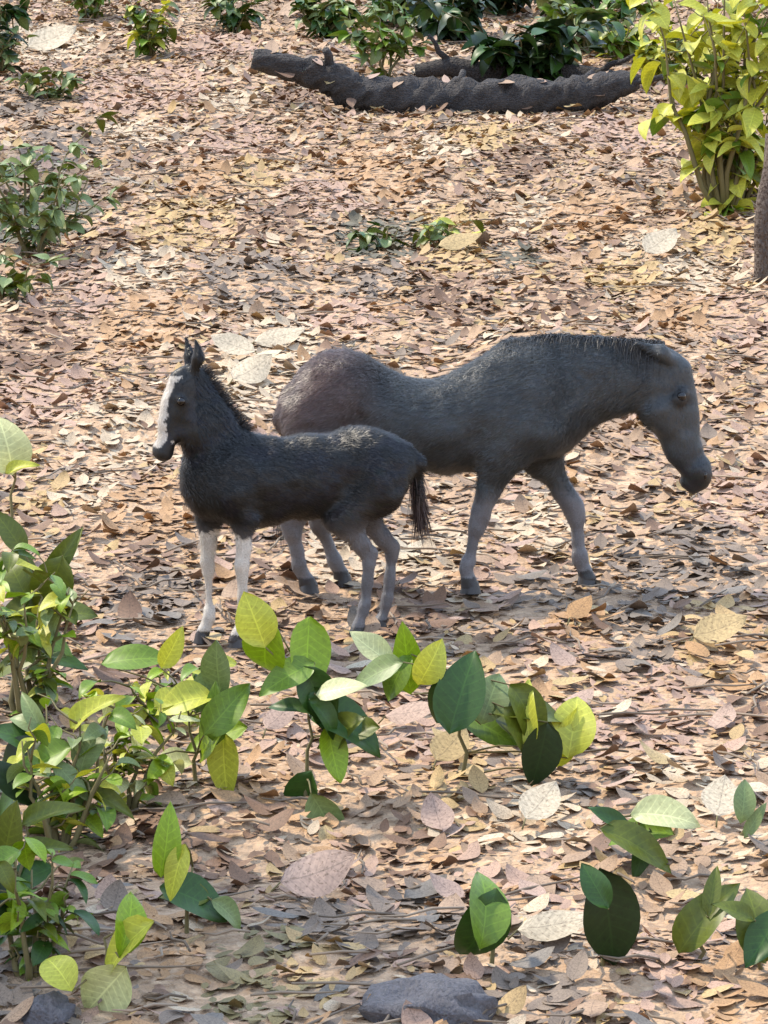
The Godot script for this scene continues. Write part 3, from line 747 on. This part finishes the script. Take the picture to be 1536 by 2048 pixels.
	for s_ in [-1, 1]:
		bf.call([0.605, 1.175, s_ * 0.054], 0.017, [0.595, 1.165, s_ * 0.058], 0.017, 1.0, 0.02)
		bf.call([0.53, 1.30, s_ * 0.036], 0.016, [0.515, 1.365, s_ * 0.056], 0.027, 1.0, 0.02)
		bf.call([0.515, 1.365, s_ * 0.056], 0.027, [0.53, 1.455, s_ * 0.066], 0.006, 1.0, 0.012)
		bf.call([-0.38, 0.80, s_ * 0.08], 0.13, [-0.40, 0.70, s_ * 0.09], 0.12, 0.75, 0.07)
		bf.call([0.34, 0.86, s_ * 0.08], 0.085, [0.40, 0.72, s_ * 0.095], 0.085, 0.7, 0.06)
		var a: float = 0.05 * s_        # fore legs a little apart along the body
		bf.call([0.36, 0.72, s_ * 0.10], 0.085, [0.35 + a, 0.60, s_ * 0.10], 0.066, 0.8, 0.05)
		bf.call([0.35 + a, 0.60, s_ * 0.10], 0.0496, [0.36 + a, 0.37, s_ * 0.095], 0.032, 0.9, 0.04)
		bf.call([0.362 + a, 0.38, s_ * 0.095], 0.0344, [0.36 + a, 0.33, s_ * 0.095], 0.0288, 0.95, 0.02)
		bf.call([0.36 + a, 0.335, s_ * 0.095], 0.0232, [0.355 + a, 0.14, s_ * 0.09], 0.0208, 1.0, 0.02)
		bf.call([0.355 + a, 0.14, s_ * 0.09], 0.0264, [0.36 + a, 0.11, s_ * 0.09], 0.024, 1.0, 0.02)
		bf.call([0.36 + a, 0.11, s_ * 0.09], 0.0216, [0.385 + a, 0.05, s_ * 0.09], 0.0272, 1.0, 0.02)
		bf.call([0.388 + a, 0.045, s_ * 0.09], 0.0304, [0.395 + a, 0.018, s_ * 0.09], 0.0352, 1.0, 0.01)
		var b: float = -0.10 * s_       # hind legs: far one stepping forward
		bf.call([-0.38, 0.72, s_ * 0.10], 0.12, [-0.30 + b, 0.58, s_ * 0.10], 0.085, 0.75, 0.05)
		bf.call([-0.30 + b, 0.58, s_ * 0.10], 0.064, [-0.45 + b, 0.385, s_ * 0.095], 0.0336, 0.85, 0.05)
		bf.call([-0.458 + b, 0.40, s_ * 0.095], 0.032, [-0.45 + b, 0.35, s_ * 0.095], 0.0304, 0.9, 0.02)
		bf.call([-0.45 + b, 0.35, s_ * 0.095], 0.0256, [-0.425 + b, 0.15, s_ * 0.09], 0.0224, 1.0, 0.02)
		bf.call([-0.425 + b, 0.15, s_ * 0.09], 0.0264, [-0.42 + b, 0.12, s_ * 0.09], 0.0248, 1.0, 0.02)
		bf.call([-0.42 + b, 0.12, s_ * 0.09], 0.0224, [-0.395 + b, 0.05, s_ * 0.09], 0.0272, 1.0, 0.02)
		bf.call([-0.392 + b, 0.045, s_ * 0.09], 0.0304, [-0.385 + b, 0.018, s_ * 0.09], 0.0352, 1.0, 0.01)
	bf.call([-0.57, 0.87], 0.045, [-0.635, 0.81], 0.036, 1.0, 0.05)
	bf.call([-0.635, 0.81], 0.036, [-0.645, 0.62], 0.022, 1.0, 0.03)
	var mid := Vector3(-0.405, 0, 0.80); mid.y = height(mid.x, mid.z) + 0.02
	var sm := thing("young_hoofed_animal", "smaller black young hoofed animal facing left in front of the large one", "animal", mid)
	sm.rotation.y = PI + deg_to_rad(24); sm.scale = Vector3.ONE * 0.95
	var tilt := Node3D.new()
	var coat_b := func(p: Vector3, n: Vector3) -> Color:
		var c := lin(18, 19, 21)
		c = c.lerp(lin(38, 34, 31), smoothstep(0.72, 0.60, p.y) * smoothstep(0.0, -0.3, p.x))
		c = c.lerp(lin(98, 96, 98), smoothstep(0.60, 0.45, p.y))
		if p.x > 0.1 and p.y < 0.52 + cn.get_noise_3dv(p * 4.0) * 0.05: c = lin(190, 182, 170)      # forelegs pale below a ragged edge
		if p.y > 0.945 and p.y < 1.28 and p.x > 0.565 + (1.28 - p.y) * 0.22 and absf(p.z) < 0.036 + cn.get_noise_3dv(p * 5.0) * 0.012: c = lin(198, 190, 178)      # pale ragged strip down the front of the face
		c = c.lerp(lin(18, 17, 17), smoothstep(0.06, 0.03, Vector2(p.x - 0.604, p.y - 1.164).length()) * smoothstep(0.02, 0.05, absf(p.z)))      # dark lids
		if p.y < 0.05: c = lin(44, 40, 38)
		return c * (1.0 + cn.get_noise_3dv(p * 2.0) * 0.35)
	tilt.free()
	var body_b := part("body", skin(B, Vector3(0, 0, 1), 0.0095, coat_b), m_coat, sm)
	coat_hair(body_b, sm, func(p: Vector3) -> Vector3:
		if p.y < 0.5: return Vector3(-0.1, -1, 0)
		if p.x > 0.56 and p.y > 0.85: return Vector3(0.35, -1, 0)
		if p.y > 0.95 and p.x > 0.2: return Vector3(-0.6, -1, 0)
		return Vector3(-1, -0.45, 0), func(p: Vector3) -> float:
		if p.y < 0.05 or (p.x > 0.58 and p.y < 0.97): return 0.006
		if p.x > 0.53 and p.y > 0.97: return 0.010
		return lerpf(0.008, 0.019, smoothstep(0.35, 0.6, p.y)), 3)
	for s_ in [-1, 1]: part("eye", ball(0.021), m_eye, sm, Transform3D(Basis(), Vector3(0.604, 1.164, s_ * 0.066)))
	for s_ in [-1, 1]:
		hoof(sm, Vector3(0.395 + 0.05 * s_, -0.012, s_ * 0.09), 0.037, 0.05)
		hoof(sm, Vector3(-0.385 - 0.10 * s_, -0.012, s_ * 0.09), 0.037, 0.05)
	roots = []
	for i in 1100:
		var t := rng.randf()
		var q := Vector3(0.25, 1.0, 0).lerp(Vector3(0.48, 1.31, 0), t) + Vector3(0.0, sin(t * PI) * -0.012, 0)
		roots.append([q + Vector3(0, 0, rng.randf_range(-0.015, 0.015)), Vector3(-rng.randf_range(0.02, 0.055), rng.randf_range(0.01, 0.045), rng.randf_range(-0.03, 0.03)), 0.01])
	hair(roots, m_hair, sm, "mane", 0.0018)
	roots = []
	for i in 800:
		var t := rng.randf()
		roots.append([Vector3(-0.63 - t * 0.02, 0.80 - t * 0.2, 0) + Vector3(rng.randf_range(-0.02, 0.02), 0, rng.randf_range(-0.02, 0.02)), Vector3(rng.randf_range(-0.06, 0.02), -rng.randf_range(0.10, 0.20), rng.randf_range(-0.03, 0.03)), 0.02])
	hair(roots, m_tail, sm, "tail", 0.0022)

# ------------------------------------------------------------------ green plants in front
# a plant: base px, and its leaves [px, py, length px, direction on the picture in degrees (0 right, 90 up), width ratio index, colour, facing tilt]
func plant(called: String, label: String, bx: float, by: float, leaves: Array, spread := 0.12):
	rng.seed = int(bx * 5.0 + by * 3.0)
	var base := on_ground(bx, by)
	var t := thing(called, label, "plant", base, "broad leaved saplings in front of the animals")
	var px_m := (CAM - base).length() * 2.0 * tan(deg_to_rad(FOV / 2)) / 2048.0
	var top := Vector3.ZERO
	for l in leaves: top += on_z(l[0], l[1], base.z) - base
	top /= leaves.size(); top.y = maxf(top.y, 0.1); top.z = 0
	var n := 7
	var sp := bent(Vector3(0, -0.05, -0.10), top + Vector3(0, 0.04, -0.10), n, 0.025)
	part("stem", tube(sp, taper(n, 0.011, 0.004), 6), m_stem, t)
	if leaves.size() >= 9:
		leaves = leaves.duplicate()
		for k in 4:
			var a0: Array = leaves[rng.randi() % leaves.size()]; var a1: Array = leaves[rng.randi() % leaves.size()]
			leaves.append([lerpf(a0[0], a1[0], 0.3), lerpf(a0[1], a1[1], 0.3) + 20.0, a0[2] * 0.9, a0[3] + rng.randf_range(-60, 60), 1.0, a0[5]])
	for l in leaves:
		var c := on_z(l[0], l[1], base.z + rng.randf_range(-spread, spread)) - base
		var a := deg_to_rad(l[3])
		var ln: float = l[2] * px_m * 1.2
		var dir := Vector3(cos(a), sin(a), rng.randf_range(-0.25, 0.45)).normalized()
		var root := c - dir * ln * 0.5
		var up: Vector3 = Vector3(rng.randf_range(-0.25, 0.25), 0.75, 0.6) if absf(dir.y) < 0.75 else Vector3(rng.randf_range(-0.5, 0.5), 0.3, 1.0)
		var xf := Transform3D(Basis.looking_at(dir, up.normalized()).scaled_local(Vector3(l[4], 1, 1) * ln), root)
		var bs := sp[clampi(1 + int(rng.randf() * 5), 1, 6)]
		var near := 9.0
		for q in sp:
			if (q - root).length() < near and q.y < root.y + 0.05: near = (q - root).length(); bs = q
		part("twig", tube(PackedVector3Array([bs, bs.lerp(root, 0.5) + Vector3(0, 0.01, -0.04), root]), taper(3, 0.005, 0.0028), 5), m_stem, t)
		part("leaf", green_meshes[rng.randi() % 10], green[l[5]], t, xf)
func make_foreground_plants():
	plant("green_sapling", "green sapling under the young animal's forelegs with a bright yellowish leaf at its left", 400, 1590,
		[[270, 1312, 120, 15, 1.0, "mid"], [345, 1298, 80, 60, 1.0, "yellow"], [368, 1392, 110, 175, 1.0, "yellow"], [432, 1340, 100, 100, 1.0, "greygreen"], [455, 1415, 120, 50, 1.2, "mid"], [415, 1465, 130, 215, 1.0, "bright"], [330, 1520, 95, 170, 1.2, "pale"], [446, 1535, 120, 270, 1.0, "yellow"], [255, 1525, 90, 190, 0.9, "olive"]])
	plant("green_sapling", "tallest bright green sapling in the middle of the leafy arc", 610, 1620,
		[[510, 1240, 100, 110, 1.2, "yellow"], [518, 1312, 130, 250, 1.1, "bright"], [612, 1315, 140, 265, 1.2, "bright"], [572, 1350, 110, 200, 1.1, "mid"], [640, 1395, 120, 300, 1.0, "dark"], [680, 1375, 90, 20, 1.3, "pale"], [700, 1440, 150, 350, 1.1, "dark"], [690, 1465, 120, 190, 1.0, "olive"], [665, 1510, 100, 280, 1.1, "bright"], [605, 1610, 130, 255, 1.35, "dark"], [655, 1640, 110, 300, 1.2, "greygreen"], [575, 1410, 80, 160, 1.0, "dark"]])
	plant("green_sapling", "dark leaved sapling at the right end of the leafy arc, pale leaf at its tip", 930, 1570,
		[[740, 1300, 95, 150, 1.2, "pale"], [745, 1345, 110, 200, 1.1, "greygreen"], [815, 1320, 130, 95, 1.0, "bright"], [862, 1330, 90, 60, 1.1, "yellow"], [790, 1350, 90, 230, 1.0, "mid"], [922, 1380, 150, 75, 1.2, "dark"], [900, 1400, 120, 240, 1.1, "dark"], [982, 1392, 100, 70, 1.1, "greygreen"], [975, 1450, 120, 340, 1.0, "mid"], [1070, 1410, 150, 10, 1.4, "olive"], [1060, 1450, 130, 345, 1.2, "olive"], [1150, 1440, 130, 80, 1.2, "yellow"], [1082, 1515, 120, 260, 1.2, "deep"]])
	plant("green_sprout", "sprout with one pale leaf above a dark leaf, right of the leafy arc", 1290, 1760,
		[[1330, 1622, 120, 10, 1.0, "pale"], [1275, 1650, 130, 165, 1.0, "mid"], [1285, 1685, 150, 345, 1.2, "olive"], [1215, 1640, 90, 160, 0.8, "dark"], [1285, 1710, 90, 250, 1.0, "dark"]], 0.06)
	plant("green_sprout", "sprout with one long upright green leaf left of the pale fallen leaf", 985, 1960,
		[[985, 1800, 170, 75, 0.9, "mid"], [970, 1870, 160, 255, 1.0, "dark"]], 0.05)
	plant("green_sprout", "sprout with one very dark drooping leaf right of the pale fallen leaf", 1215, 1960,
		[[1222, 1840, 180, 282, 1.0, "deep"], [1190, 1770, 90, 120, 0.9, "dark"]], 0.05)
	plant("green_sprout", "sprout with slanting olive leaf second from the right edge", 1400, 1950,
		[[1405, 1830, 160, 62, 0.8, "olive"], [1425, 1780, 90, 80, 0.7, "olive"]], 0.05)
	plant("green_sprout", "dark olive green sprout cut by the right edge", 1525, 1960,
		[[1520, 1850, 140, 100, 1.2, "olive"], [1530, 1880, 120, 240, 1.1, "dark"], [1470, 1820, 80, 150, 0.8, "olive"]], 0.05)
	plant("green_sprout", "grey green sprig at the right edge above the pale leaf patch", 1495, 1700, [[1490, 1600, 80, 80, 0.8, "greygreen"], [1510, 1640, 70, 60, 0.8, "greygreen"]], 0.05)
	plant("green_sprout", "sprout with an upright green leaf over a dark leaf, left of bottom centre", 375, 1890,
		[[335, 1680, 130, 80, 0.9, "bright"], [350, 1745, 100, 250, 0.9, "yellow"], [395, 1790, 130, 350, 1.1, "dark"], [465, 1825, 80, 330, 1.0, "greygreen"], [370, 1790, 90, 170, 1.0, "olive"]], 0.06)
	plant("green_sprout", "sprout with yellow green slanting leaf and nearly white leaf at bottom left", 230, 2040,
		[[265, 1840, 130, 70, 0.8, "bright"], [230, 1895, 160, 215, 1.1, "yellow"], [115, 1930, 100, 120, 1.1, "yellow"], [208, 1985, 120, 230, 1.3, "pale"]], 0.06)
	plant("green_sapling", "dark green sapling at the left edge beside the bottom left sprouts", 10, 1900,
		[[15, 1670, 120, 80, 1.2, "olive"], [35, 1760, 130, 200, 1.2, "dark"], [20, 1800, 120, 340, 1.2, "deep"], [90, 1690, 90, 20, 1.0, "olive"], [100, 1620, 110, 30, 0.9, "olive"]])
	plant("green_sapling", "grey green sapling at the left edge level with the leafy arc", 80, 1680,
		[[180, 1415, 110, 50, 1.0, "yellow"], [170, 1490, 100, 80, 1.0, "greygreen"], [90, 1515, 100, 200, 1.0, "mid"], [20, 1530, 130, 190, 1.3, "deep"], [40, 1470, 110, 150, 1.1, "dark"], [145, 1560, 90, 320, 1.0, "greygreen"], [215, 1590, 120, 350, 0.9, "olive"], [60, 1420, 90, 120, 1.0, "greygreen"], [20, 1590, 110, 220, 1.1, "dark"]])
	plant("green_sapling", "olive sapling at the left edge with a pale green leaf, below the young animal's head", 60, 1400,
		[[20, 1250, 120, 170, 1.3, "pale"], [95, 1270, 110, 330, 1.1, "mid"], [125, 1110, 110, 60, 1.0, "olive"], [100, 1180, 120, 250, 1.1, "olive"], [30, 1130, 100, 150, 1.1, "olive"], [110, 1310, 120, 350, 0.9, "dark"], [30, 1320, 110, 200, 1.0, "olive"], [20, 1060, 90, 120, 1.0, "olive"], [140, 1220, 90, 20, 1.0, "olive"]])
	shrub("leafy_plant", "dense grey green leafy plant low at the left edge left of the leafy arc", "plant", 120, 1700, 0.55, 0.30, 110, 0.13, ["greygreen", "yellow", "mid", "yellow", "bright"], 6)
	shrub("leafy_plant", "dense olive leafy plant low at the left edge below the pale green leaf", "plant", 50, 1440, 0.65, 0.30, 110, 0.13, ["olive", "greygreen", "bright", "mid", "yellow"], 6)
	shrub("leafy_plant", "low spreading plant left of the slanting bottom left sprout", "plant", 60, 1960, 0.45, 0.25, 70, 0.13, ["olive", "mid", "bright", "dark"], 5)
	shrub("leafy_plant", "small yellow green plant between the arc and the left edge", "plant", 250, 1620, 0.42, 0.24, 70, 0.12, ["yellow", "bright", "pale", "mid"], 4)
	shrub("leafy_plant", "low dull green plant behind the left end of the leafy arc", "plant", 330, 1450, 0.24, 0.3, 55, 0.12, ["bright", "mid", "yellow"], 4)
	plant("green_sprout", "lone pale yellow green leaf on a stalk at the left edge", 10, 1080, [[18, 890, 110, 95, 1.4, "pale"], [40, 930, 60, 30, 1.0, "yellow"]], 0.05)

# ------------------------------------------------------------------ fallen leaves that stand out
func make_single_leaves():
	var defs := [
		[1115, 1905, 190, 5, "pale", "largest pale fallen leaf, between two upright dark sprouts at bottom right"],
		[1080, 1660, 150, 60, "pale", "pale fallen leaf below the right end of the leafy arc"],
		[1440, 1650, 150, 80, "pale", "cream fallen leaf right of the pale and dark leaved sprout"],
		[505, 775, 120, 40, "pale", "brightest cream leaf just right of the young animal's neck"],
		[465, 725, 115, 160, "pale", "cream leaf behind the young animal's mane"],
		[560, 705, 125, 15, "pale", "cream leaf above the large animal's rump"],
		[530, 745, 110, 330, "pale", "cream leaf lying between the brightest cream leaf and the large animal's rump"],
		[105, 100, 130, 30, "pale", "cream fallen leaf in the top left corner area"],
		[600, 35, 110, 340, "tan", "tan fallen leaf at the top edge above the charred log"],
		[1320, 515, 120, 50, "pale", "pale peach fallen leaf above the large animal's head"],
		[1160, 1255, 110, 60, "orange", "orange brown fallen leaf by the large animal's front hoof"],
		[1440, 1300, 140, 20, "straw", "golden fallen leaf near the right edge below the large animal's muzzle"],
		[560, 1480, 130, 60, "pink", "pinkish fallen leaf under the tallest sapling"],
		[830, 1470, 150, 340, "pink", "pinkish fallen leaf under the dark leaved sapling"],
		[900, 1540, 140, 60, "straw", "straw coloured fallen leaf below the middle of the leafy arc"],
		[640, 1800, 190, 12, "pink", "long pinkish leaf lying at bottom centre left"],
		[920, 510, 110, 20, "straw", "straw yellow fallen leaf behind the large animal's shoulders"],
	]
	for d in defs:
		var p := on_ground(d[0], d[1])
		var px_m := (CAM - p).length() * 2.0 * tan(deg_to_rad(FOV / 2)) / 2048.0
		var ln: float = d[2] * px_m * 0.85
		var t := thing("fallen_leaf", d[5], "leaf", p + Vector3(0, 0.06, 0), "large fallen leaves that stand out from the litter")
		var a := deg_to_rad(d[3])
		var dir := Vector3(cos(a), 0.08 + 0.25 * absf(sin(a)), -sin(a)).normalized()
		var xf := Transform3D(Basis.looking_at(dir, Vector3(0.1, 1, 0.75).normalized()).scaled_local(Vector3(1.15, 1, 1) * ln), -dir * ln * 0.5 + Vector3(0, 0.03, 0))
		part("blade", litter_meshes[[0, 1, 4][int(d[0]) % 3]], dry[d[4]], t, xf)
		var pt := PackedVector3Array([-dir * ln * 0.62 + Vector3(0, 0.0, 0), -dir * ln * 0.5 + Vector3(0, 0.03, 0)])
		part("stalk", tube(pt, taper(2, 0.004, 0.003), 5), m_stem, t)
